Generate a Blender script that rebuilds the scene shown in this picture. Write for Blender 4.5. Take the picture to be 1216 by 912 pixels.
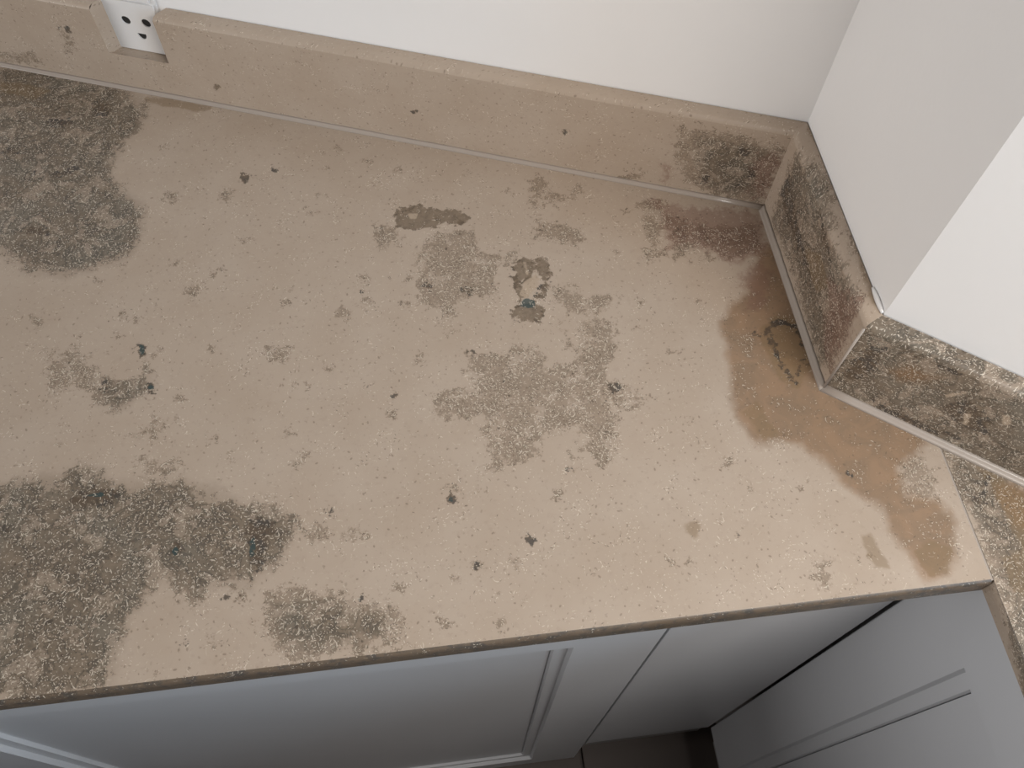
import bpy, bmesh, math
import numpy as np
from mathutils import Vector, Matrix

# ------------------------------------------------------------------ camera
H = 0.50            # camera height above the worktop
ZC = 0.97           # worktop height above the floor
F = 1050.0          # focal length in pixels of the 1216 x 912 frame
AX = np.array([0.991859, -0.097018, 0.082484])     # world X in image axes (right, down, forward)
AY = np.array([-0.124876, -0.867893, 0.480799])
AU = np.array([0.024941, -0.487185, -0.872943])
M = np.stack([AX, AY, AU])
u_, _, v_ = np.linalg.svd(M); M = u_ @ v_
AX, AY, AU = M
CAM = np.array([0.0, 0.0, ZC + H])
scene = bpy.context.scene
for o in list(bpy.data.objects): bpy.data.objects.remove(o)
cd = bpy.data.cameras.new('camera'); cam = bpy.data.objects.new('camera', cd)
scene.collection.objects.link(cam)
cx = Vector((AX[0], AY[0], AU[0])); cy = -Vector((AX[1], AY[1], AU[1])); cz = -Vector((AX[2], AY[2], AU[2]))
mw = Matrix((cx, cy, cz)).transposed().to_4x4(); mw.translation = Vector(CAM)
cam.matrix_world = mw
cd.sensor_width = 36.0; cd.lens = 36.0 * F / 1216.0; cd.clip_start = 0.01
scene.camera = cam

# ------------------------------------------------------------------ light
world = bpy.data.worlds.new('room_light'); scene.world = world; world.use_nodes = True
bg = world.node_tree.nodes['Background']; bg.inputs[0].default_value = (1.0, 0.965, 0.94, 1); bg.inputs[1].default_value = 0.05
def area(name, loc, target, sx, sy, power, col):
    l = bpy.data.lights.new(name, 'AREA'); l.shape = 'RECTANGLE'; l.size = sx; l.size_y = sy
    l.energy = power; l.color = col
    o = bpy.data.objects.new(name, l); scene.collection.objects.link(o)
    o.location = loc; d = Vector(target) - Vector(loc); o.rotation_euler = d.to_track_quat('-Z', 'Y').to_euler()
    return o
area('window_right', (1.35, -0.62, ZC + 0.60), (-0.1, 0.1, ZC - 0.05), 0.9, 0.9, 22.0, (0.58, 0.79, 1.0))
area('window_left', (-3.0, -0.45, ZC + 0.46), (0.2, 0.0, ZC + .1), 1.6, 0.8, 43.0, (1.0, 0.97, 0.95))
area('added_fill_lamp', (0.48, -0.36, ZC + 0.86), (0.40, 0.12, ZC), 0.5, 0.35, 9.6, (1.0, 0.95, 0.90))  # added low lamp, makes the worktop brighter towards the right
vs = scene.view_settings
vs.view_transform = 'Standard'; vs.look = 'None'; vs.gamma = 1.0; vs.use_curve_mapping = False
vs.exposure = 0.0

# ------------------------------------------------------------------ pixels to places
def ray(p):
    r = np.array([p[0] - 608.0, p[1] - 456.0, F]); return M @ r
def onz(p, z):                      # point on the horizontal plane z (relative to the worktop)
    d = ray(p); t = (z + ZC - CAM[2]) / d[2]; return CAM + t * d
def onplane(p, P0, n):
    d = ray(p); t = np.dot(P0 - CAM, n) / np.dot(d, n); return CAM + t * d

# ------------------------------------------------------------------ helpers
col = scene.collection
def link(name, me, mat=None, parent=None):
    o = bpy.data.objects.new(name, me); col.objects.link(o)
    if mat and not me.materials: me.materials.append(mat)
    if parent: o.parent = parent; o.matrix_parent_inverse = parent.matrix_world.inverted()
    return o
def tag(o, label=None, cat=None, group=None, kind=None):
    if label: o['label'] = label
    if cat: o['category'] = cat
    if group: o['group'] = group
    if kind: o['kind'] = kind
    return o
def empty(name, loc):
    o = bpy.data.objects.new(name, None); col.objects.link(o); o.location = loc; o.empty_display_size = .05
    bpy.context.view_layer.update(); return o
def mesh(name, verts, faces, smooth=False):
    me = bpy.data.meshes.new(name); me.from_pydata([tuple(map(float, v)) for v in verts], [], faces); me.update()
    if smooth:
        for p in me.polygons: p.use_smooth = True
    return me
def fix(me):
    b = bmesh.new(); b.from_mesh(me); bmesh.ops.remove_doubles(b, verts=b.verts, dist=1e-6)
    bmesh.ops.recalc_face_normals(b, faces=b.faces); b.to_mesh(me); b.free(); return me
def prism(name, poly, z0, z1):      # vertical prism over a footprint polygon
    n = len(poly); v = [(p[0], p[1], z0) for p in poly] + [(p[0], p[1], z1) for p in poly]
    f = [tuple(range(n))[::-1], tuple(range(n, 2 * n))] + [(i, (i + 1) % n, n + (i + 1) % n, n + i) for i in range(n)]
    return fix(mesh(name, v, f))
def box(name, lo, hi, bev=0.0):
    me = prism(name, [(lo[0], lo[1]), (hi[0], lo[1]), (hi[0], hi[1]), (lo[0], hi[1])], lo[2], hi[2])
    if bev:
        b = bmesh.new(); b.from_mesh(me)
        bmesh.ops.bevel(b, geom=list(b.edges), offset=bev, segments=2, affect='EDGES', profile=.6); b.to_mesh(me); b.free()
    return me

# ------------------------------------------------------------------ materials
class NT:
    def __init__(s, name):
        s.m = bpy.data.materials.new(name); s.m.use_nodes = True; s.t = s.m.node_tree; s.n = s.t.nodes
        s.b = s.n['Principled BSDF']
    def put(s, sock, v):
        if isinstance(v, bpy.types.NodeSocket): s.t.links.new(v, sock)
        elif v is not None: sock.default_value = v
    def node(s, typ, ins={}, **kw):
        nd = s.n.new(typ)
        for k, v in kw.items(): setattr(nd, k, v)
        for k, v in ins.items(): s.put(nd.inputs[k], v)
        return nd
    def math(s, op, a, b=None, c=None, clamp=False):
        nd = s.node('ShaderNodeMath', {0: a, 1: b, 2: c}, operation=op); nd.use_clamp = clamp; return nd.outputs[0]
    def vec(s, op, a, b=None):
        nd = s.node('ShaderNodeVectorMath', {0: a}, operation=op)
        if b is not None: s.put(nd.inputs[3 if op == 'SCALE' else 1], b)
        return nd.outputs['Value'] if op in ('LENGTH', 'DOT_PRODUCT', 'DISTANCE') else nd.outputs[0]
    def noise(s, v, scale, detail=3, rough=.55, dist=0, color=False):
        nd = s.node('ShaderNodeTexNoise', {'Vector': v, 'Scale': scale, 'Detail': detail, 'Roughness': rough, 'Distortion': dist})
        return nd.outputs[1 if color else 0]
    def step(s, x, lo, hi):
        nd = s.node('ShaderNodeMapRange', {0: x, 1: lo, 2: hi, 3: 0.0, 4: 1.0}, interpolation_type='SMOOTHSTEP'); return nd.outputs[0]
    def mix(s, fac, a, b):
        nd = s.node('ShaderNodeMix', data_type='RGBA'); s.put(nd.inputs[0], fac); s.put(nd.inputs[6], a); s.put(nd.inputs[7], b); return nd.outputs[2]
def srgb(r, g, b, k=1.0):
    f = lambda c: ((c / 255) / 12.92 if c / 255 <= .04045 else ((c / 255 + .055) / 1.055) ** 2.4) * k
    return (f(r), f(g), f(b), 1)

def paint(name, c, rough=.5, bump=0.0, scale=300.0):
    t = NT(name); co = t.node('ShaderNodeTexCoord').outputs['Object']
    n = t.noise(co, 6.0, 3); cc = t.mix(t.step(n, .3, .7), tuple(x * .97 for x in c[:3]) + (1,), c)
    t.put(t.b.inputs['Base Color'], cc); t.b.inputs['Roughness'].default_value = rough
    if bump:
        h = t.noise(co, scale, 3); bn = t.node('ShaderNodeBump', {'Strength': bump, 'Distance': .002, 'Height': h})
        t.put(t.b.inputs['Normal'], bn.outputs[0])
    return t.m
WALL = paint('wall_paint', (.86, .85, .84, 1), .6, .06, 220)
DOOR = paint('cabinet_paint', (.60, .61, .63, 1), .36, .02, 400)
PLASTIC = paint('white_plastic', (.78, .77, .76, 1), .3)
DARK = paint('dark_void', (.012, .011, .01, 1), .7)
CARC = paint('carcass_board', (.42, .41, .40, 1), .6)
SIL = paint('silicone', (.39, .332, .284, 1), .24)
CAULK = paint('white_caulk', (.82, .81, .80, 1), .22)
FLOORM = paint('floor_board', (.13, .105, .092, 1), .5, .03, 60)

def stone():
    t = NT('fossil_limestone')
    at = lambda n: t.node('ShaderNodeAttribute', attribute_name=n)
    co = at('suv').outputs['Vector']
    gray, dark, brown, red, olive, pale, teal, deepf, mid = [at(n).outputs['Fac'] for n in FIELDS]
    nz = lambda off, sc, det, ro, di=0: t.math('SUBTRACT', t.noise(t.vec('ADD', co, off), sc, det, ro, di), .5)
    nA = nz((0, 0, 0), 75, 6, .68, .3); nB = nz((3.1, 1.7, 0), 210, 4, .65); nC = nz((7.7, 4.2, 0), 24, 3, .55); nD = nz((11.3, 2.9, 0), 60, 4, .6, .8); nF = nz((1.3, 8.9, 0), 800, 2, .5)
    mul = lambda a, b: t.math('MULTIPLY', a, b); add = lambda a, b: t.math('ADD', a, b)
    base = t.mix(t.step(nC, -.25, .25), srgb(170, 153, 136), srgb(176, 160, 144))
    base = t.mix(mul(t.step(nB, .03, .2), .22), base, srgb(148, 131, 115))
    # ragged fossil-rich patches; the big ones are deeper in colour
    crumb = add(mul(nA, 2.8), add(mul(nB, 2.4), mul(nF, 1.1)))
    gm = t.step(add(gray, crumb), -.16, .2)
    isl = t.step(add(nD, mul(nB, .55)), .05, .11)
    gm = mul(gm, t.math('SUBTRACT', 1.0, mul(isl, .7)))
    tone = t.step(add(nA, mul(nB, .6)), -.2, .2)
    gcol = t.mix(tone, srgb(150, 133, 116), srgb(131, 116, 100))
    dp_ = t.step(add(deepf, mul(nD, 3.0)), -.8, 1.0)
    dcolr = t.mix(tone, srgb(124, 110, 94), srgb(92, 83, 72))
    dcolr = t.mix(t.step(nC, -.02, .16), dcolr, srgb(112, 104, 92))
    gcol = t.mix(dp_, gcol, dcolr)
    # broad smooth tint of the deep zones
    c = t.mix(mul(t.step(add(deepf, add(mul(nC, 2.0), mul(nA, 1.6))), -.5, .6), .42), base, srgb(122, 107, 90))
    c = t.mix(mul(gm, .9), c, gcol)
    veins = mul(t.step(t.math('ABSOLUTE', nD), .035, .005), mul(dp_, gm))
    c = t.mix(mul(veins, .5), c, srgb(66, 62, 56))
    bm = t.step(add(brown, add(mul(nC, 2.4), mul(nA, 1.2))), -.55, .45)
    bcol = t.mix(t.step(nD, -.15, .15), srgb(140, 110, 82), srgb(122, 98, 74))
    c = t.mix(mul(bm, .8), c, bcol)
    om = t.step(add(olive, add(mul(nA, 1.0), mul(nC, .6))), -.14, .14)
    c = t.mix(mul(om, .52), c, srgb(124, 103, 76))
    rm = t.step(add(red, add(mul(nA, 3.4), add(mul(nB, 1.5), mul(nC, 1.5)))), -.3, .5)
    c = t.mix(mul(rm, .5), c, srgb(124, 92, 80))
    dm = t.step(add(dark, add(mul(nB, 1.9), mul(nA, .7))), -.06, .12)
    dcol = t.mix(t.step(add(nD, nB), -.1, .2), srgb(92, 78, 64), srgb(58, 56, 54))
    c = t.mix(mul(dm, .86), c, dcol)
    mm = t.step(add(mid, add(mul(nB, 1.3), mul(nA, .8))), -.05, .08)
    c = t.mix(mul(mm, .82), c, t.mix(t.step(nB, -.1, .15), srgb(118, 102, 84), srgb(96, 82, 67)))
    pm = t.step(add(pale, mul(nB, .5)), -.05, .1)
    c = t.mix(mul(pm, .9), c, srgb(172, 154, 134))
    tm = t.step(add(teal, mul(nB, .5)), -.03, .06)
    c = t.mix(mul(tm, .85), c, srgb(52, 70, 70))
    # shards: one bent sliver for each Voronoi cell, turned at random
    def shards(off, scale, length, width, bend, prob):
        v = t.vec('ADD', co, off)
        vo = t.node('ShaderNodeTexVoronoi', {'Vector': v, 'Scale': scale, 'Randomness': 1.0}, voronoi_dimensions='2D')
        d = t.vec('SUBTRACT', v, vo.outputs['Position'])
        rnd = t.node('ShaderNodeSeparateColor', {0: vo.outputs['Color']}).outputs
        r = t.node('ShaderNodeVectorRotate', {'Vector': d, 'Angle': mul(rnd[0], 6.283)}, rotation_type='Z_AXIS').outputs[0]
        x = t.node('ShaderNodeSeparateXYZ', {0: r}).outputs
        y = t.math('SUBTRACT', x[1], mul(mul(x[0], x[0]), mul(t.math('SUBTRACT', rnd[2], .4), bend)))
        a = t.math('DIVIDE', x[0], mul(add(.35, rnd[2]), length)); b = t.math('DIVIDE', y, width)
        m = t.step(add(mul(a, a), mul(b, b)), 1.3, .5)
        return mul(m, t.step(t.math('SUBTRACT', rnd[1], prob), .0, -.35))
    clump = t.step(add(nA, mul(nD, .8)), -.16, .22)
    pr = add(mul(gm, add(.35, mul(clump, .75))), add(mul(t.step(add(nD, mul(nB, .5)), .0, .2), .42), .18))
    s4 = shards((2.2, 9.4, 0), 210, .0009, .0006, 60, add(mul(gm, .25), add(.2, mul(t.step(nA, -.1, .15), .35))))
    c = t.mix(mul(s4, .5), c, srgb(104, 88, 74))
    s5 = shards((6.2, 1.4, 0), 90, .0011, .0008, 200, add(mul(gm, .25), .13))
    c = t.mix(mul(s5, .75), c, srgb(76, 64, 54))
    s6 = shards((1.9, 5.5, 0), 380, .0010, .00026, 300, mul(pr, .9))
    c = t.mix(mul(s6, .62), c, srgb(76, 66, 56))
    s1 = shards((0.4, 0.2, 0), 330, .0010, .00025, 420, pr)
    s2 = shards((5.4, 3.2, 0), 560, .00055, .00021, 500, pr)
    s3 = shards((8.4, 6.2, 0), 190, .0018, .00032, 330, mul(pr, .7))
    w = t.math('MAXIMUM', t.math('MAXIMUM', s1, s2), s3)
    c = t.mix(mul(w, .72), c, srgb(214, 202, 185))
    t.put(t.b.inputs['Base Color'], c)
    t.b.inputs['Roughness'].default_value = .40
    t.b.inputs['Specular IOR Level'].default_value = .35
    bn = t.node('ShaderNodeBump', {'Strength': .12, 'Distance': .0004, 'Height': t.math('SUBTRACT', mul(w, .4), add(dm, s5))})
    t.put(t.b.inputs['Normal'], bn.outputs[0])
    return t.m
FIELDS = ('gray', 'dark', 'brown', 'red', 'olive', 'pale', 'teal', 'deep', 'mid')
STONE = stone()

# ------------------------------------------------------------------ stains as distances to traced outlines, measured on the stone
def polysd(pts, poly):              # signed distance, positive inside, in metres
    poly = np.asarray(poly); d2 = np.full(len(pts), 1e9); ins = np.zeros(len(pts), bool)
    for i in range(len(poly)):
        a = poly[i]; b = poly[(i + 1) % len(poly)]; ab = b - a
        ap = pts - a; h = np.clip((ap @ ab) / (ab @ ab + 1e-12), 0, 1)
        e = ap - h[:, None] * ab; d2 = np.minimum(d2, (e * e).sum(1))
        if a[1] != b[1]:
            c = (a[1] > pts[:, 1]) != (b[1] > pts[:, 1])
            xi = a[0] + (pts[:, 1] - a[1]) / (b[1] - a[1]) * ab[0]
            ins ^= c & (pts[:, 0] < xi)
    d = np.sqrt(d2); return np.where(ins, d, -d)
def evalfields(pts, shapes):        # pts in surface metres -> each field in centimetres
    out = {k: np.full(len(pts), -2.5) for k in FIELDS}
    for fld, poly, bias in shapes:
        lo = poly.min(0) - .025; hi = poly.max(0) + .025
        m = np.all((pts > lo) & (pts < hi), axis=1)
        if m.any():
            v = np.clip(polysd(pts[m], poly) * 100 + bias, -2.5, 2.5)
            out[fld][m] = np.maximum(out[fld][m], v)
    return out

class Stone:                        # collects gridded patches of one stone piece
    def __init__(s): s.v = []; s.f = []; s.uv = []; s.fl = {k: [] for k in FIELDS}; s.n = 0
    def patch(s, P, UV, shapes):    # P (nu, nv, 3), UV (nu, nv, 2)
        nu, nv = P.shape[:2]; uv = UV.reshape(-1, 2)
        s.v.append(P.reshape(-1, 3)); s.uv.append(uv)
        fl = evalfields(uv, shapes)
        for k in FIELDS: s.fl[k].append(fl[k])
        i = np.arange(nu - 1)[:, None] * nv + np.arange(nv - 1)[None, :] + s.n
        s.f.append(np.stack([i, i + nv, i + nv + 1, i + 1], -1).reshape(-1, 4)); s.n += nu * nv
    def quad(s, pts, uvs, shapes): s.patch(np.array(pts, float).reshape(2, 2, 3), np.array(uvs, float).reshape(2, 2, 2), shapes)
    def build(s, name):
        me = bpy.data.meshes.new(name); v = np.concatenate(s.v); f = np.concatenate(s.f)
        me.vertices.add(len(v)); me.vertices.foreach_set('co', v.astype(np.float32).ravel())
        me.loops.add(f.size); me.loops.foreach_set('vertex_index', f.astype(np.int32).ravel())
        me.polygons.add(len(f)); me.polygons.foreach_set('loop_start', np.arange(len(f), dtype=np.int32) * 4)
        me.update(calc_edges=True); me.validate()
        a = me.attributes.new('suv', 'FLOAT_VECTOR', 'POINT'); uv = np.concatenate(s.uv)
        a.data.foreach_set('vector', np.c_[uv, np.zeros(len(uv))].astype(np.float32).ravel())
        for k in FIELDS:
            a = me.attributes.new(k, 'FLOAT', 'POINT'); a.data.foreach_set('value', np.concatenate(s.fl[k]).astype(np.float32))
        me.materials.append(STONE); return me

def z(off, sc, pts): return [(off[0] + x / sc, off[1] + y / sc) for x, y in pts]   # points read in an enlarged crop
def ell(cx_, cy_, rx, ry, a=0, n=14):
    a = math.radians(a)
    return [(cx_ + rx * math.cos(t) * math.cos(a) - ry * math.sin(t) * math.sin(a), cy_ + rx * math.cos(t) * math.sin(a) + ry * math.sin(t) * math.cos(a)) for t in [2 * math.pi * i / n for i in range(n)]]
Q = 3.04
def stroke(p, q, w):
    p, q = np.array(p, float), np.array(q, float); d = (q - p) / np.linalg.norm(q - p); n = np.array([-d[1], d[0]]) * w / 2
    return [tuple(p + n), tuple(q + n), tuple(q - n), tuple(p - n)]
D1 = [(465, 255), (475, 247), (500, 243), (515, 250), (540, 248), (560, 260), (545, 268), (530, 264), (520, 270), (485, 273), (470, 268)]
TOPMARKS = [
 ('gray', [(-80, 60), (0, 82), (60, 86), (100, 100), (140, 108), (165, 130), (165, 150), (140, 175), (130, 190), (125, 205), (140, 230), (155, 240), (162, 255), (162, 285), (150, 300), (120, 310), (75, 322), (40, 318), (15, 300), (0, 290), (-80, 280)], .25),
 ('gray', [(-80, 590), (0, 578), (30, 572), (60, 582), (75, 560), (110, 555), (130, 575), (160, 590), (180, 572), (215, 570), (240, 590), (290, 602), (320, 597), (350, 612), (345, 640), (330, 665), (300, 690), (260, 688), (235, 715), (195, 690), (165, 715), (150, 735), (140, 760), (125, 775), (122, 818), (0, 832), (-80, 840)], .1),
 ('gray', [(312, 705), (345, 692), (385, 700), (430, 710), (470, 718), (486, 745), (476, 768), (440, 776), (410, 770), (385, 788), (350, 795), (322, 775)], -.1),
 ('gray', z((400, 200), Q, [(275, 410), (300, 290), (340, 225), (430, 210), (510, 225), (520, 290), (600, 300), (650, 290), (650, 340), (590, 350), (580, 440), (590, 470), (500, 480), (440, 500), (440, 560), (380, 560), (370, 520), (290, 500)]), -.25),
 ('gray', z((400, 200), Q, [(700, 170), (740, 170), (800, 205), (870, 220), (900, 260), (870, 290), (810, 270), (720, 250)]), -.05),
 ('gray', z((400, 200), Q, [(690, 40), (730, 20), (765, 55), (740, 100), (770, 90), (830, 100), (905, 45), (880, 90), (820, 120), (740, 110), (715, 135)]), 0),
 ('gray', z((400, 200), Q, [(780, 440), (850, 420), (900, 460), (1000, 460), (1030, 490), (900, 540), (840, 530), (790, 490)]), -.1),
 ('gray', z((400, 200), Q, [(880, 540), (1000, 560), (1000, 700), (960, 740), (880, 700)]), 0),
 ('gray', z((400, 200), Q, [(145, 210), (190, 195), (240, 240), (200, 275), (150, 280)]), 0),
 ('gray', z((400, 400), Q, [(460, 60), (520, 50), (620, 50), (640, 20), (720, 30), (770, 60), (760, 100), (830, 100), (870, 60), (900, 0), (1000, 0), (990, 150), (1060, 170), (1100, 210), (1130, 245), (1060, 270), (1010, 270), (1030, 330), (1040, 430), (960, 480), (900, 420), (860, 430), (870, 380), (900, 380), (850, 330), (800, 360), (740, 370), (740, 420), (680, 460), (600, 480), (520, 510), (510, 480), (560, 430), (510, 350), (520, 300), (400, 310), (330, 290), (320, 250), (380, 190), (480, 160), (460, 100)]), -.2),
 ('gray', z((0, 300), Q, [(150, 420), (200, 340), (260, 330), (320, 340), (330, 400), (440, 440), (500, 430), (500, 330), (530, 320), (570, 480), (540, 510), (480, 570), (400, 600), (340, 560), (300, 500), (200, 540), (150, 500)]), -.42),
 ('gray', z((0, 300), Q, [(480, 660), (560, 600), (630, 600), (560, 660)]), 0),
 ('gray', z((0, 300), Q, [(480, 740), (640, 730), (670, 790), (560, 830), (480, 800)]), -.3),
 ('gray', [(752, 240), (790, 238), (800, 262), (782, 282), (795, 305), (770, 310), (768, 280)], -.1),
 ('gray', [(780, 250), (850, 262), (903, 262), (908, 300), (870, 312), (835, 296), (800, 312)], -.35),
 ('gray', [(1062, 545), (1090, 530), (1112, 560), (1118, 600), (1092, 600), (1066, 580)], -.3),
 ('deep', [(-80, 60), (0, 82), (60, 86), (100, 100), (140, 108), (165, 130), (165, 150), (140, 175), (130, 190), (125, 205), (140, 230), (155, 240), (162, 255), (162, 285), (150, 300), (120, 310), (75, 322), (40, 318), (15, 300), (0, 290), (-80, 280)], .5),
 ('deep', [(-80, 590), (0, 578), (30, 572), (75, 560), (110, 555), (130, 575), (215, 570), (290, 602), (350, 612), (345, 640), (330, 665), (300, 690), (260, 688), (235, 705), (195, 690), (165, 715), (140, 760), (122, 818), (0, 832), (-80, 840)], .2),
 ('deep', z((0, 300), Q, [(330, 400), (440, 440), (500, 430), (500, 330), (530, 320), (570, 480), (540, 510), (480, 570), (400, 600), (340, 560)]), -.5), ('deep', [(312, 705), (385, 700), (470, 718), (476, 768), (385, 788), (322, 775)], -.6),
 ('deep', [(780, 250), (850, 262), (903, 262), (908, 300), (870, 312), (835, 296), (800, 312)], -.5),
 ('teal', ell(627, 360, 7, 5), .1), ('teal', ell(300, 650, 6, 14, 10), -.1), ('teal', ell(168, 415, 4, 8), -.05), ('teal', ell(535, 593, 4, 4), -.05), ('teal', ell(208, 655, 4, 6), .0), ('teal', ell(115, 588, 16, 6), -.15), ('teal', ell(180, 461, 4, 3), 0),
 ('gray', ell(977, 683, 7, 13), .1), ('gray', ell(408, 372, 9, 9), -.05), ('gray', ell(437, 362, 6, 10), -.1),
 # fossil in the middle of the slab
 ('mid', [(611, 318), (620, 306), (631, 306), (637, 317), (633, 330), (612, 336)], .02), ('mid', [(636, 307), (645, 306), (654, 325), (649, 338), (641, 330), (637, 318)], .05), ('mid', [(648, 336), (652, 340), (646, 352), (634, 362), (628, 362), (640, 348)], .02), ('mid', [(605, 374), (613, 361), (640, 361), (648, 368), (642, 384), (618, 381)], .0), ('mid', [(612, 338), (622, 338), (624, 352), (616, 362)], .0),
 ('dark', stroke((612, 320), (612.5, 338), 2.2), .05), ('dark', stroke((612, 335), (632, 331), 3), .02), ('dark', stroke((618, 309), (625, 325), 2), .02), ('dark', stroke((628, 308), (634, 318), 2.5), .02), ('dark', stroke((633, 316), (630, 331), 2.5), .02), ('dark', stroke((645, 340), (634, 352), 2.6), .05), ('dark', stroke((637, 306), (640, 318), 2.4), .02), ('dark', stroke((652, 318), (651, 334), 2), 0), ('dark', stroke((607, 370), (616, 361), 3), 0), ('dark', stroke((640, 381), (646, 371), 2.5), 0), ('dark', stroke((612, 340), (622, 342), 2.2), .0), ('dark', stroke((612, 380), (640, 383), 2.2), -.05),
 ('pale', [(622, 336), (636, 325), (640, 332), (634, 345), (626, 356), (617, 350)], .02), ('pale', [(621, 311), (624, 311), (628, 326), (625, 328)], .0), ('pale', stroke((640, 334), (632, 347), 2), .02),
 # dark spots
 ('mid', D1, .02), ('dark', ell(545, 264, 5, 4), 0), ('dark', stroke((470, 252), (492, 248), 3), -.05), ('dark', stroke((515, 258), (530, 262), 4), -.05),
 ('pale', [(482, 252), (498, 252), (496, 262), (485, 262)], -.1),
 ('dark', [(75, 595), (110, 575), (145, 578), (135, 600), (90, 603)], -.15), ('dark', [(288, 620), (310, 608), (332, 622), (320, 655), (307, 687), (296, 670)], -.15),
 ('dark', ell(167, 417, 5, 9), .0), ('dark', ell(179, 461, 6, 5), 0), ('dark', ell(127, 459, 7, 3, -20), .05),
 ('dark', ell(535, 593, 5.5, 5), .05), ('dark', ell(729, 461, 7, 5), .05), ('dark', ell(208, 655, 6, 8), .05), ('dark', ell(290, 211, 6, 6), .0),
 ('dark', ell(10, 628, 9, 6), -.1), ('dark', ell(75, 205, 28, 8, -15), -.35), ('dark', ell(10, 180, 12, 6, -10), -.15), ('dark', ell(70, 145, 22, 10), -.4), ('dark', ell(45, 275, 30, 12), -.5), ('dark', ell(120, 130, 20, 14), -.5),
 ('gray', ell(378, 634, 7, 4, -20), .25), ('gray', ell(420, 635, 5, 3), .25), ('gray', ell(230, 341, 4, 4), .25), ('gray', ell(332, 419, 10, 3), .25),
 ('dark', ell(508, 340, 5, 4), 0), ('dark', ell(555, 346, 6, 3), 0), ('dark', ell(562, 420, 3, 3), .05), ('dark', ell(630, 640, 2.5, 2.5), .1), ('dark', ell(469, 469, 2.5, 2.5), .1), ('dark', ell(898, 398, 3, 3), .0),
 # brown stain under the pier
 ('brown', [(862, 385), (872, 360), (892, 330), (900, 300), (925, 290), (985, 450), (1035, 480), (1090, 508), (1110, 530), (1065, 556), (1075, 590), (1110, 600), (1130, 620), (1136, 660), (1125, 680), (1105, 684), (1090, 665), (1060, 640), (1040, 600), (1010, 580), (985, 560), (950, 530), (920, 520), (900, 520), (885, 500), (870, 460)], 0),
 ('olive', [(1085, 655), (1105, 640), (1135, 655), (1125, 680), (1105, 684)], 0), ('olive', ell(823, 627, 10, 9), .05), ('olive', [(1022, 635), (1035, 635), (1050, 660), (1055, 672), (1040, 672), (1028, 660)], .05),
 ('olive', [(880, 490), (900, 470), (930, 520), (905, 524)], -.2), ('olive', [(175, 117), (200, 116), (250, 128), (235, 132), (180, 123)], .08), ('olive', [(-20, 95), (20, 98), (60, 108), (40, 118), (0, 108), (-20, 105)], .05),
 ('olive', [(909, 392), (925, 380), (945, 385), (955, 410), (953, 438), (944, 454), (932, 446), (917, 420)], .4), ('deep', [(909, 392), (925, 380), (945, 385), (955, 410), (953, 438), (944, 454), (932, 446), (917, 420)], -.1),
 ('dark', stroke((911, 391), (926, 382), 8), .0),
 ('dark', stroke((926, 382), (946, 388), 5), .0),
 ('dark', stroke((911, 392), (922, 412), 7), .0),
 ('dark', stroke((918, 410), (934, 444), 5), .0),
 ('dark', stroke((934, 446), (945, 450), 7), .0),
 ('dark', stroke((953, 428), (944, 448), 5), .0),
 ('dark', stroke((948, 390), (954, 410), 3), .0),
 ('red', [(775, 238), (905, 252), (915, 300), (880, 318), (850, 304), (820, 294), (790, 300)], -.2), ('red', ell(900, 340, 30, 40), -.5),
]
_r = np.random.default_rng(11)
for _ in range(170):                # small scattered fossil clusters
    TOPMARKS.append(('gray', ell(_r.uniform(10, 1100), _r.uniform(110, 800), _r.uniform(2, 7), _r.uniform(2, 6), _r.uniform(0, 180), 8), _r.uniform(-.25, .05)))
for _ in range(26): TOPMARKS.append(('dark', ell(_r.uniform(10, 1100), _r.uniform(110, 800), _r.uniform(.8, 1.6), _r.uniform(.8, 1.6), 0, 6), .05))
def world2(shapes, proj): return [(f, np.array([proj(p) for p in pl]), b) for f, pl, b in shapes]

# ------------------------------------------------------------------ the plan of the worktop
y0 = onz((0, 836), 0)[1]                                   # front edge
xj = onz((1118, 530), 0)[0] * .5 + onz((1180, 692), 0)[0] * .5   # joint between the two slabs
A0 = onz((0, 76), 0)[:2]; C0 = onz((906, 246), 0)[:2]; C1 = onz((980, 460), 0)[:2]; R0 = onz((1216, 572), 0)[:2]
C1 = np.array([C0[0], C1[1]])
db = (C0 - A0) / np.linalg.norm(C0 - A0); dr = (R0 - C1) / np.linalg.norm(R0 - C1); dp = np.array([0., -1.])
E0 = C0 - db * 2.0; E1 = C1 + dr * 1.25                     # ends out of frame
nrm = lambda d: np.array([-d[1], d[0]])                     # away from the room
def isect(p, d, q, e):
    a = np.array([d, -e]).T; s = np.linalg.solve(a, q - p); return p + d * s[0]
def offset(k):                                              # the wall line pushed back by k metres
    b = C0 + nrm(db) * k; p = C0 + nrm(dp) * k; r = C1 + nrm(dr) * k
    return [E0 + nrm(db) * k, isect(b, db, p, dp), isect(p, dp, r, dr), E1 + nrm(dr) * k]
UH = 0.149 * H; CH = .0035                                  # upstand height and its chamfer
TK = np.linalg.norm(onz((500, 63.5), UH)[:2] - A0 - db * np.dot(onz((500, 63.5), UH)[:2] - A0, db))
print('upstand thickness', TK, 'height', UH, 'front y', y0, 'joint x', xj, C0, C1)
SLAB = 0.030 * H
OW = offset(TK)                                             # back of the upstands
WF = offset(TK + .0007); WD = offset(TK + .12)              # wall faces, a hair behind the stone

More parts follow.
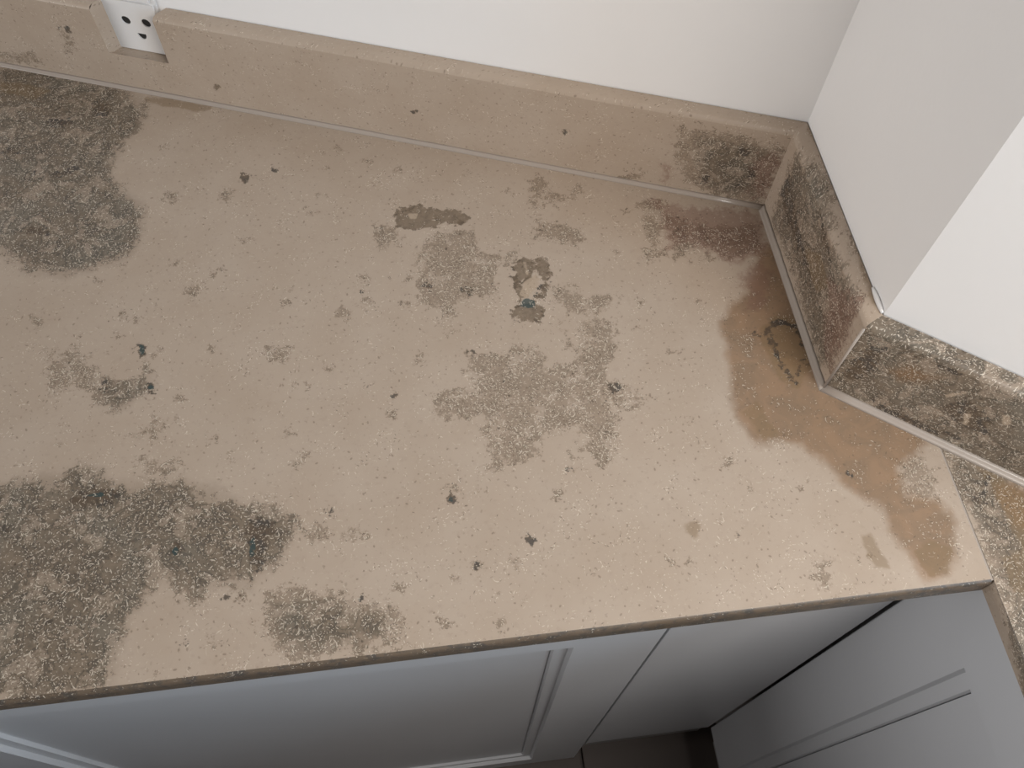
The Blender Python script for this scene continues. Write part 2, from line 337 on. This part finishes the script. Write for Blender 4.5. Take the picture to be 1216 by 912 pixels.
# ------------------------------------------------------------------ setting
wz1 = 2.7
tag(link('wall_back', prism('wall_back', [WF[0], WF[1], WD[1], WD[0]], 0, wz1), WALL), 'white painted wall behind the long stone upstand', 'wall', kind='structure')
tag(link('wall_pier', prism('wall_pier', [WF[1], WF[2], WD[2], WD[1]], 0, wz1), WALL), 'white side of the wall pier above the short upstand', 'wall', kind='structure')
tag(link('wall_right', prism('wall_right', [WF[2], WF[3], WD[3], WD[2]], 0, wz1), WALL), 'white painted wall front above the dark upstand', 'wall', kind='structure')
fl = tag(link('floor', box('floor', (-2.2, -2.4, -.06), (2.2, 1.4, -.012)), FLOORM), 'dark brown floor below the cabinets', 'floor', kind='structure')
tag(link('shade_wall_front', box('shade_wall_front', (-1.02, -1.25, 0), (.25, -1.15, ZC)), FLOORM), 'added unseen half wall shading the main cabinet fronts', 'wall', kind='structure')  # added out of view to block light from the lower cabinet fronts
tag(link('shade_wall_left', box('shade_wall_left', (-1.02, -1.15, 0), (-.92, y0 - .06, ZC)), FLOORM), 'added unseen half wall shading the lower return doors', 'wall', kind='structure')  # added light blocker, keeps the foot of the return doors dark
jx = onz((691, 900), -ZC)[0]
pm = box('plank', (-.118, -1.4, -.012), (.118, 1.4, 0), .0015); pm.materials.append(FLOORM)
for i in range(-8, 8):
    o = link('plank', pm, None, fl); o.location = (jx + .12 + .24 * i, -.9 + (.3 if i % 2 else 0), 0)

# ------------------------------------------------------------------ worktop slabs
topproj = lambda p: onz(p, 0)[:2]
TM = world2(TOPMARKS, topproj)
def axis(*segs):                                            # (start, end, step) runs glued together
    return np.unique(np.concatenate([np.linspace(a, b, max(2, int(round((b - a) / s)) + 1)) for a, b, s in segs]).round(7))
def backy(x): return OW[0][1] + (x - OW[0][0]) * db[1] / db[0]
def righty(x): return OW[2][1] + (x - OW[2][0]) * dr[1] / dr[0]
CF = .0022
def top_patch(S, xs, yf, yb, nv, marks):
    v = np.linspace(0, 1, nv)[None, :]; X = np.repeat(xs[:, None], nv, 1); Y = yf + (yb(X) - yf) * v
    S.patch(np.stack([X, Y, np.full_like(X, ZC)], -1), np.stack([X, Y], -1), marks)
def edge_strip(S, a, b, out, marks, down=SLAB, cf=CF):      # chamfer, vertical face along a straight edge a -> b of the top
    n = max(2, int(np.linalg.norm(b - a) / .0025)); s = np.linspace(0, 1, n)[:, None]
    L = a + (b - a) * s
    prof = [(0, 0), (cf * .6, -cf * .25), (cf, -cf), (cf, -down * .5), (cf, -down)]
    P = np.stack([np.c_[L + np.asarray(out) * o, np.full(n, ZC + dz)] for o, dz in prof], 1)
    U = np.stack([np.c_[L + np.asarray(out) * (o - dz)] for o, dz in prof], 1)
    S.patch(P, U, marks)
XL = -1.5
EDGE = [(k, np.array([[XL - .1, y0 - .003], [xj - .18, y0 - .003], [xj - .004, y0 - .0066], [xj - .004, y0 - .06], [XL - .1, y0 - .06]]), 1.2) for k in ('dark', 'deep')]  # shade on the front edge painted into the stone colour, tapering to the right
EDGE += [(k, np.array([[xj - .2, y0 - .0042], [xj, y0 - .0042], [xj, y0 - .06], [xj - .2, y0 - .06]]), .6) for k in ('deep', 'olive')]  # weaker painted edge shade next to the joint
S = Stone()
top_patch(S, axis((XL, -.36, .03), (-.36, OW[1][0], .0013)), y0 + CF, backy, 390, TM)
top_patch(S, axis((OW[1][0], xj - .0012, .0013)), y0 + CF, righty, 110, TM)
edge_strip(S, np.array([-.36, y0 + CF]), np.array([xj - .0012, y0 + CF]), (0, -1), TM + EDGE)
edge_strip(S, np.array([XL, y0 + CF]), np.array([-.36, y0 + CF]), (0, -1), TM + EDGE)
edge_strip(S, np.array([xj - .0012, righty(xj)]), np.array([xj - .0012, y0 + CF]), (.3, 0), TM, cf=.0012)
zb = ZC - SLAB
for a, b in [((XL, y0), (OW[1][0], y0)), ]:
    S.quad([(XL, y0, zb), (XL, backy(XL), zb), (OW[1][0], y0, zb), (OW[1][0], backy(OW[1][0]), zb)], [(0, 0)] * 4, [])
S.quad([(OW[1][0], y0, zb), (OW[1][0], righty(OW[1][0]), zb), (xj, y0, zb), (xj, righty(xj), zb)], [(0, 0)] * 4, [])
S.quad([(XL, y0, zb), (XL, y0, ZC), (XL, backy(XL), zb), (XL, backy(XL), ZC)], [(0, 0), (0, .02), (.5, 0), (.5, .02)], [])
o = link('worktop_slab', S.build('worktop_slab')); tag(o, 'large beige fossil limestone worktop slab with grey patches and brown stain', 'worktop')
ms = link('joint_filler', box('joint_filler', (xj - .0012, y0 + .0015, ZC - SLAB + .001), (xj + .0001, righty(xj) - .002, ZC - .0002)), SIL, o); ms['label'] = 'thin pale filled joint between the slabs'

RM = [('deep', [(1118, 520), (1240, 590), (1260, 900), (1216, 900), (1190, 720), (1170, 640), (1140, 590)], -.1), ('gray', [(1118, 520), (1240, 590), (1260, 900), (1216, 900), (1190, 720), (1170, 640), (1140, 590)], .15),
      ('olive', [(1130, 540), (1150, 550), (1175, 575), (1190, 610), (1216, 660), (1240, 660), (1240, 600), (1170, 555)], -.1),
      ('brown', [(1176, 580), (1200, 568), (1240, 590), (1240, 660), (1200, 620)], -.2), ('olive', [(1185, 660), (1240, 640), (1240, 720), (1200, 705)], -.1),
      ('dark', [(1160, 590), (1170, 588), (1178, 565), (1172, 562), (1168, 580)], -.05), ('dark', ell(1165, 597, 9, 4, 20), -.05), ('dark', ell(1195, 650, 8, 5), -.2)]
RMW = world2(RM, topproj)
S = Stone(); XR = xj + .62
top_patch(S, axis((xj + .0002, xj + .12, .0016), (xj + .12, XR, .03)), y0 - .12, righty, 160, RMW)
xs = axis((xj + CF, xj + .12, .004), (xj + .12, XR, .05))
X = np.repeat(xs[:, None], 3, 1); Y = np.repeat(np.array([[-1.3, -.6, y0 - .12]]), len(xs), 0)
S.patch(np.stack([X, Y, np.full_like(X, ZC)], -1), np.stack([X, Y], -1), RMW)
edge_strip(S, np.array([xj + CF, y0 + .006]), np.array([xj + CF, -1.3]), (-1, 0), RMW)
S.quad([(xj, -1.3, zb), (xj, righty(xj), zb), (XR, -1.3, zb), (XR, righty(XR), zb)], [(0, 0)] * 4, [])
S.quad([(XR, -1.3, zb), (XR, -1.3, ZC), (XR, righty(XR), zb), (XR, righty(XR), ZC)], [(0, 0), (0, .02), (.5, 0), (.5, .02)], [])
S.quad([(xj, -1.3, zb), (xj, -1.3, ZC), (XR, -1.3, zb), (XR, -1.3, ZC)], [(0, 0), (0, .02), (.5, 0), (.5, .02)], [])
o = link('worktop_slab', S.build('return_slab')); tag(o, 'darker olive brown limestone worktop slab of the return run, butted at the joint', 'worktop')

# ------------------------------------------------------------------ upstands
OF = {0: offset(0), 1: offset(CH), 2: OW, 3: offset(CH * .3)}
def upstand(name, i, marks_px, label, topmarks=(), notch=None, fine=(0, 1), hgt=(UH, UH), uoff=0.0):
    a = OF[0][i]; b = OF[0][i + 1]; d = (b - a) / np.linalg.norm(b - a); ln = np.linalg.norm(b - a); n3 = np.array([*nrm(d), 0])
    A3 = np.array([*a, ZC])
    def proj(p):
        w = onplane(p, A3, n3); return np.array([np.dot(w[:2] - a, d) + uoff, w[2] - ZC])
    marks = world2(marks_px, proj)
    def ptop(p):
        w = onz(p, UH); q = w[:2] - a; return np.array([np.dot(q, d) + uoff, UH + np.dot(q, nrm(d))])
    marks += world2(topmarks, ptop)
    def pt(s, k, h):                                        # s along the face in metres, depth line k
        t = s / ln; P = OF[k][i][None] * (1 - t[:, None]) + OF[k][i + 1][None] * t[:, None]
        return np.c_[P, ZC + h * np.ones(len(s))]
    S = Stone()
    def strip(ss, rows):                                    # rows: (depth line, height, surface v)
        P = np.stack([pt(ss, k, h) for k, h, v in rows], 1); U = np.stack([np.c_[ss + uoff, np.full(len(ss), v)] for k, h, v in rows], 1)
        S.patch(P, U, marks)
    face = lambda h0, h1, n: [(0, h, h) for h in np.linspace(h0, h1, n)]
    cap = [(0, UH - CH, UH - CH), (3, UH - CH * .35, UH - CH * .5), (1, UH, UH), (2, UH, UH + TK - CH)]
    back = [(2, UH, UH + TK), (2, 0, UH * 2 + TK)]
    st = .0015; c0, c1 = fine[0] * ln, fine[1] * ln
    if notch is None:
        ss = axis((0, ln, st)) if fine == (0, 1) else axis((0, c0, .04), (c0, c1, st), (c1, ln, .04))
        ss = np.clip(ss, 0, ln)
        strip(ss, face(0, UH - CH, 50)); strip(ss, cap); strip(ss, back)
    else:
        s0, s1, hz, bv = notch
        left = axis((0, c0, .04), (c0, s0, st)); mid = axis((s0, s1, st)); right = axis((s1, ln, st))
        for ss in (left, right): strip(ss, face(0, UH - CH, 50)); strip(ss, cap); strip(ss, back)
        strip(mid, face(0, hz, 36))
        strip(mid, [(0, hz, hz), (1, hz - bv * .8, hz + bv), (2, hz - bv * .8, hz + TK)])
        strip(mid, [(2, hz - bv * .8, 0), (2, 0, .1)])
        for s, q in ((s0, -1), (s1, 1)):                    # the two jambs
            e = np.array([s]); hs = [0.0, hz - bv * .8, UH]
            P = np.stack([np.stack([pt(e, 0, min(h, UH - CH))[0], pt(e, 1, h)[0], pt(e, 2, h)[0]]) for h in hs[1:]], 0)
            U = np.stack([np.array([[s + uoff + .002, h], [s + uoff + .005, h], [s + uoff + TK, h]]) for h in hs[1:]], 0)
            S.patch(P, U, marks)
    for j, s in ((0, 0.0), (1, ln)):                        # closed ends
        e = np.array([s]); p = lambda k, h: pt(e, k, h)[0]
        S.quad([p(0, 0), p(2, 0), p(0, UH - CH), p(2, UH)], [(uoff + s, 0), (uoff + s + TK, 0), (uoff + s, UH), (uoff + s + TK, UH)], [])
    o = link(name, S.build(name)); tag(o, label, 'upstand'); return o, proj, pt, ln

MB = [('deep', [(815, 150), (900, 165), (938, 178), (905, 244), (850, 235), (825, 225)], -.6), ('gray', [(805, 150), (835, 150), (900, 165), (938, 178), (905, 244), (850, 235), (820, 225), (800, 190)], -.1), ('red', [(893, 178), (932, 185), (912, 236), (890, 238)], -.1),
      ('red', ell(790, 205, 18, 25), -.9), ('dark', ell(884, 180, 8, 8), -.1), ('dark', ell(838, 212, 9, 9), -.2), ('dark', ell(893, 207, 4, 6), 0), ('dark', ell(880, 222, 10, 4), -.2), ('dark', ell(668, 158, 2.5, 2.5), .0), ('dark', ell(492, 132, 2.5, 2.5), .0),
      ('gray', [(62, 22), (80, 32), (95, 60), (78, 62)], -.25), ('gray', [(-20, 60), (40, 60), (60, 80), (-20, 70)], -.2), ('mid', ell(258, 104, 4, 3), 0), ('dark', ell(80, 36, 8, 5, 25), -.1),
      ('gray', [(735, 205), (765, 203), (768, 212), (735, 212)], -.1)]
sA = OF[0][0]; dA = db; nA3 = np.array([*nrm(db), 0]); A3 = np.array([*sA, ZC])
def bproj(p, k=0.0):
    w = onplane(p, A3 + nA3 * k, nA3); return np.array([np.dot(w[:2] - sA, dA), w[2] - ZC])
nl = .5 * (bproj((104, 9)) + bproj((130, 62))); nr = .5 * (bproj((197.5, 72)) + bproj((182, 23))); nb = .5 * (bproj((134, 65)) + bproj((197, 73)))
NOTCH = (nl[0], nr[0], nb[1], .002)
print('notch', NOTCH, bproj((104, 9)), bproj((130, 62)), bproj((197.5, 72)), bproj((182, 23)), 'plate', bproj((144, 45), TK - .006), bproj((191, 52), TK - .006), bproj((122, 0), TK - .006), bproj((149.5, 24), TK - .006), bproj((173.5, 27.7), TK - .006), bproj((169, 42), TK - .006))
lnb = np.linalg.norm(C0 - E0)
ub, _, ptb, _ = upstand('stone_upstand', 0, MB, 'long beige limestone upstand with a socket notch along the back wall', notch=NOTCH, fine=((lnb - .70) / lnb, 1),
    topmarks=[])
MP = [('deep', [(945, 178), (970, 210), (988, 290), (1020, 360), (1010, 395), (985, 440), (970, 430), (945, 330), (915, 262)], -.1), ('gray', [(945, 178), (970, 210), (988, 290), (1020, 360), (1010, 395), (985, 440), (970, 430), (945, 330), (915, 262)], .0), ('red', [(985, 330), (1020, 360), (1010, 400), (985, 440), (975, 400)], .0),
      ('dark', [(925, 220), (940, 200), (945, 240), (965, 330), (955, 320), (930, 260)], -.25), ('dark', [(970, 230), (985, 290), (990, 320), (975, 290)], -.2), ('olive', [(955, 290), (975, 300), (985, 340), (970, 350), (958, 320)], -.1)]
up_, pproj, ptp, _ = upstand('stone_upstand', 1, MP, 'short shaded limestone upstand on the side of the wall pier', uoff=4.0,
    topmarks=[('gray', [(975, 195), (990, 215), (1005, 250), (985, 245)], -.05), ('gray', [(990, 270), (1010, 275), (1030, 320), (1005, 310)], -.2), ('olive', [(1010, 300), (1040, 350), (1055, 372), (1033, 375)], 0), ('olive', [(950, 160), (970, 155), (985, 200), (965, 190)], -.2)])
MR = [('deep', [(1036, 375), (1240, 460), (1240, 590), (985, 458)], 1.0), ('gray', [(1036, 385), (1240, 470), (1240, 590), (985, 458)], .7), ('dark', [(992, 445), (1030, 405), (1062, 412), (1044, 440), (1015, 456)], -.25), ('dark', [(1030, 470), (1100, 500), (1140, 515), (1160, 530), (1100, 515), (1040, 490)], -.25),
      ('dark', [(1112, 482), (1150, 468), (1182, 500), (1175, 525), (1130, 500)], -.2), ('dark', [(1100, 425), (1150, 440), (1145, 452), (1110, 440)], -.35), ('dark', ell(1135, 405, 20, 6, 20), -.1),
      ('brown', [(1045, 435), (1080, 424), (1130, 440), (1165, 450), (1120, 462), (1060, 458)], -.75), ('pale', [(1143, 490), (1156, 490), (1150, 506), (1142, 504)], -.05), ('pale', [(1185, 492), (1200, 490), (1205, 505), (1190, 508)], -.1), ('pale', [(1120, 468), (1150, 463), (1150, 468), (1125, 473)], -.05)]
ur, rproj, ptr, lnr = upstand('stone_upstand', 2, MR, 'dark mottled limestone upstand with black veins under the outer wall', uoff=8.0, fine=(0, .32),
    topmarks=[('gray', [(1040, 375), (1056, 372), (1240, 450), (1240, 470)], .1), ('dark', [(1100, 395), (1125, 402), (1150, 415), (1135, 420), (1105, 408)], -.05)])
ub['label'] = 'long beige limestone upstand with a socket notch along the back wall'

# silicone beads where upstand and worktop meet
def bead(i, up, r=.0029):
    a0, b0 = OF[0][i], OF[0][i + 1]; prof = []
    L = {k: offset(-k) for k in (0.0, r * .35, r * .8, r * 1.25)}
    n = 60; ts = np.linspace(0, 1, n); rows = [(0.0, r * 1.25), (r * .35, r * .6), (r * .8, r * .22), (r * 1.25, 0.0), (0.0, 0.0)]
    v = []; f = []
    rng = np.random.default_rng(5 + i)
    for t in ts:
        w = 1 + rng.normal(0, .04)
        for k, h in rows:
            p = L[k][i] * (1 - t) + L[k][i + 1] * t; v.append((p[0], p[1], ZC + h * w))
    m = len(rows)
    for j in range(n - 1):
        for k in range(m): f.append((j * m + k, (j + 1) * m + k, (j + 1) * m + (k + 1) % m, j * m + (k + 1) % m))
    f += [tuple(range(m)), tuple(range((n - 1) * m, n * m))]
    o = link('sealant_bead', fix(mesh('sealant_bead', v, f, True)), SIL, up); o['label'] = 'pale grey silicone bead'
bead(0, ub, .0022); bead(1, up_, .0032); bead(2, ur, .0032)
# thin caulk seams in the corners between the upstands
def seam(i, up, w, out):
    p0 = OF[0][i]; s = 1 if out else -1
    b = np.array([*(p0 - (nrm(db if i == 1 else dp) + nrm(dp if i == 1 else dr)) * .0004), 0]); n = 8; v = []; f = []
    for h in (0.0, UH - CH):
        for k in range(n): v.append((b[0] + w * math.cos(k * 2 * math.pi / n), b[1] + w * math.sin(k * 2 * math.pi / n), ZC + h))
    f = [(k, (k + 1) % n, n + (k + 1) % n, n + k) for k in range(n)] + [tuple(range(n)), tuple(range(n, 2 * n))]
    o = link('corner_seam', fix(mesh('corner_seam', v, f, True)), SIL, up); o['label'] = 'thin pale seam in the corner'
seam(2, ur, .0009, True)

# ------------------------------------------------------------------ cabinets
xd = xj + .020 * H                                          # face of the return cabinets
c0 = onplane((1066, 714), np.array([0, .3 * H, 0]), np.array([0, 1., 0])); yd = .3 * H * xd / c0[0]
print('door planes', xd, yd)
def door(name, parent, O, u, w, nn, W_, Hh, rect, th=.019, label=None):
    """O lower corner on the face, u across, w up, nn outwards; rect = moulding rectangle (u0, u1, w0, w1)"""
    O, u, w, nn = map(lambda q: np.array(q, float), (O, u, w, nn))
    P = lambda a, b, dd: O + u * a + w * b + nn * dd
    def ring(r, ins, dd): return [P(r[0] + ins, r[2] + ins, dd), P(r[1] - ins, r[2] + ins, dd), P(r[1] - ins, r[3] - ins, dd), P(r[0] + ins, r[3] - ins, dd)]
    full = (0, W_, 0, Hh)
    def rings(rs, close0=False, close1=False):
        v = [p for r in rs for p in r]; f = []
        for i in range(len(rs) - 1):
            for k in range(4): f.append((i * 4 + k, i * 4 + (k + 1) % 4, i * 4 + 4 + (k + 1) % 4, i * 4 + 4 + k))
        if close0: f.append((0, 1, 2, 3)[::-1])
        if close1: f.append(tuple((len(rs) - 1) * 4 + k for k in range(4)))
        return fix(mesh(name, v, f))
    d = link(name, rings([ring(full, 0, -th), ring(full, 0, -.0012), ring(full, .0012, 0), ring(rect, 0, 0), ring(rect, .0005, -th + .002)], True), DOOR, parent)
    if label: d['label'] = label
    link('moulding', rings([ring(rect, -.0001, -.0004), ring(rect, .0016, -.0048), ring(rect, .0120, -.0052), ring(rect, .0132, -.0084), ring(rect, .0133, -th + .003)]), DOOR, d)
    link('door_panel', rings([ring(rect, .0139, -.0086), ring(rect, .0139, -.0120)], True, True), DOOR, d)
    return d
GAP = .0016
zt = -.058 * H
xs0 = onplane((760, 796), np.array([0, yd, 0]), np.array([0, 1., 0]))[0]          # seam between door and filler
pin = lambda p: onplane(p, np.array([0, yd, 0]), np.array([0, 1., 0]))
xo = .5 * (pin((680.8, 770)) + pin((646, 862)))[0]; xlo = pin((0, 892))[0]
zto = pin((681, 769))[2] - ZC; zbo = -1.735 * H
zfill = pin((843, 863.6))[2] - ZC
print('seam', xs0, 'moulding', xlo, xo, zto, zbo, 'filler bottom', zfill)
stile = xs0 - xo
base = empty('base_cabinet', (0, yd + .3, 0)); tag(base, 'grey painted base cabinet with moulded door under the large slab', 'cabinet')
link('carcass', box('carcass', (-1.48, yd + .0195, .05), (xs0 - .003, yd + .30, ZC - SLAB)), CARC, base)
zd0 = zbo - stile * .75
xl = xlo - stile
door('door', base, (xl, yd, ZC + zd0), (1, 0, 0), (0, 0, 1), (0, -1, 0), xs0 - GAP - xl, zt - zd0, (xlo - xl, xo - xl, zbo - zd0, zto - zd0))
wl = .46
door('door', base, (xl - .003 - wl, yd, ZC + zd0), (1, 0, 0), (0, 0, 1), (0, -1, 0), wl, zt - zd0, (stile, wl - stile, zbo - zd0, zto - zd0))
link('plinth', box('plinth', (-1.48, yd + .05, 0), (xs0 - .003, yd + .068, .052)), CARC, base)
corner = empty('corner_filler', ((xs0 + xd) / 2, yd + .1, 0)); tag(corner, 'plain grey filler panel in the inner corner between the cabinets', 'cabinet panel')
link('filler_panel', box('filler_panel', (xs0 + GAP * .2, yd + .0004, ZC + zfill), (xd - .0028, yd + .0195, ZC + zt), .0008), DOOR, corner)
link('carcass', box('carcass', (xs0, yd + .0195, ZC + zfill), (xd + .0195, yd + .035, ZC - SLAB)), CARC, corner)
link('plinth', box('plinth', (xs0, yd + .02, 0), (xd + .03, yd + .034, ZC + zfill)), CARC, corner)
ret = empty('base_cabinet', (xd + .3, -.3, 0)); tag(ret, 'grey painted base cabinet with moulded door under the darker return slab', 'cabinet')
prn = lambda p: onplane(p, np.array([xd, 0, 0]), np.array([1., 0, 0]))
q = prn((1145, 793)); yo = q[1]; zo = q[2] - ZC
ytop = yd - .0005; wr = .50
# door face looks to -X; u runs towards -Y
door('door', ret, (xd, ytop, ZC + zfill), (0, -1, 0), (0, 0, 1), (-1, 0, 0), wr, zt - zfill, (ytop - yo, wr - (ytop - yo) + .02, .075, zo - zfill))
door('door', ret, (xd, ytop - wr - .003, ZC + zfill), (0, -1, 0), (0, 0, 1), (-1, 0, 0), wr, zt - zfill, (.055, wr - .055, .075, zo - zfill))
link('carcass', prism('carcass', [(xd + .0195, -1.28), (xd + .56, -1.28), (xd + .56, righty(xd + .56) - .01), (xd + .1, righty(xd + .1) - .01), (xd + .0195, yd - .001)], ZC + zfill, ZC - SLAB), CARC, ret)
link('plinth', box('plinth', (xd + .05, -1.28, 0), (xd + .068, yd, ZC + zfill)), CARC, ret)

# ------------------------------------------------------------------ socket in the notch
s0, s1, hz, bv = NOTCH
def bp(s, k, h):                                            # point on the back wall: s along, k metres behind the upstand face, h above the worktop
    p = sA + dA * s + nrm(dA) * k; return np.array([p[0], p[1], ZC + h])
PF = TK - .0022                                              # plane of the socket front
sock = empty('wall_socket', Vector(bp((s0 + s1) / 2, TK, hz))); tag(sock, 'white three hole power socket sunk in the upstand notch', 'socket')
h1, h2, h3 = bproj((149.5, 24), PF), bproj((173.5, 27.7), PF), bproj((169, 42.3), PF)
seamh = .5 * (bproj((147.6, 2.3), PF)[1] + bproj((179.8, 7), PF)[1])
pl0, pl1 = s0 + .0006, s1 - .0006; pb = hz - bv * .8 + .0004
def slabbox(name, a, b, k0, k1, c, d, mat, bev=.0008):      # box on the wall: along a..b, depth k0 (front)..k1, height c..d
    P = [bp(s, k, h) for h in (c, d) for (s, k) in ((a, k0), (b, k0), (b, k1), (a, k1))]
    me = fix(mesh(name, P, [(0, 1, 2, 3), (4, 5, 6, 7), (0, 1, 5, 4), (1, 2, 6, 5), (2, 3, 7, 6), (3, 0, 4, 7)]))
    b_ = bmesh.new(); b_.from_mesh(me); bmesh.ops.bevel(b_, geom=list(b_.edges), offset=bev, segments=2, affect='EDGES'); b_.to_mesh(me); b_.free()
    return link(name, me, mat, sock)
slabbox('back_frame', pl0, pl1, PF + .0013, TK + .0006, pb, seamh + .06, PLASTIC, .0004)
slabbox('switch_plate', pl0 + .0004, pl1 - .0035, PF, PF + .002, seamh + .0006, seamh + .052, PLASTIC)
rad = .0042 * np.linalg.norm(h1 - h2) / .019
loops = [[(pl0 + .0045, pb), (pl1 - .0022, pb), (pl1 - .0022, seamh), (pl0, seamh), (pl0, pb + .0045)]]
def circ(c, r, n=14): return [(c[0] + r * math.cos(i * 2 * math.pi / n), c[1] + r * math.sin(i * 2 * math.pi / n)) for i in range(n)]
loops += [circ(h1, rad), circ(h2, rad), [(h3[0] + rad * math.cos(t), h3[1] + .5 * rad - 1.5 * rad * math.sin(t)) for t in np.linspace(0, math.pi, 9)]]
bm = bmesh.new()
for lp in loops:
    vv = [bm.verts.new(bp(s, PF, h)) for s, h in lp]
    for i in range(len(vv)): bm.edges.new((vv[i], vv[(i + 1) % len(vv)]))
bmesh.ops.triangle_fill(bm, use_beauty=True, use_dissolve=False, edges=list(bm.edges))
n_out = Vector((*(-nrm(dA)), 0))
bmesh.ops.recalc_face_normals(bm, faces=bm.faces)
ext = bmesh.ops.extrude_edge_only(bm, edges=[e for e in bm.edges if len(e.link_faces) == 1])
for vtx in [g for g in ext['geom'] if isinstance(g, bmesh.types.BMVert)]: vtx.co -= n_out * .0016
bmesh.ops.recalc_face_normals(bm, faces=bm.faces)
me = bpy.data.meshes.new('socket_insert'); bm.to_mesh(me); bm.free(); ins = link('socket_insert', me, PLASTIC, sock)
for lp in loops[1:]:
    v = [bp(s, PF + .0009, h) for s, h in lp] + [bp(s, PF + .0013, h) for s, h in lp]; n = len(lp)
    me = fix(mesh('pin_hole', v, [tuple(range(n)), tuple(range(n, 2 * n))] + [(i, (i + 1) % n, n + (i + 1) % n, n + i) for i in range(n)]))
    link('pin_hole', me, DARK, ins)

# caulk blob at the foot of the pier's outer corner
v = []; f = []; p1 = OW[2] + np.array([-.0004, .0]); n = 8
for j, t in enumerate(np.linspace(0, 1, 9)):
    r = .0011 * math.sin(math.pi * (.12 + .8 * t)) + .0004; c_ = p1 + np.array([0, 1]) * (.001 + .018 * t)
    for k in range(n): v.append((c_[0] + r * math.cos(2 * math.pi * k / n), c_[1], ZC + UH + .001 + r * 1.4 * math.sin(2 * math.pi * k / n)))
for j in range(8):
    for k in range(n): f.append((j * n + k, j * n + (k + 1) % n, (j + 1) * n + (k + 1) % n, (j + 1) * n + k))
f += [tuple(range(n)), tuple(range(8 * n, 9 * n))]
o = link('caulk_smear', fix(mesh('caulk_smear', v, f, True)), CAULK, up_); o['label'] = 'glossy white caulk smear'
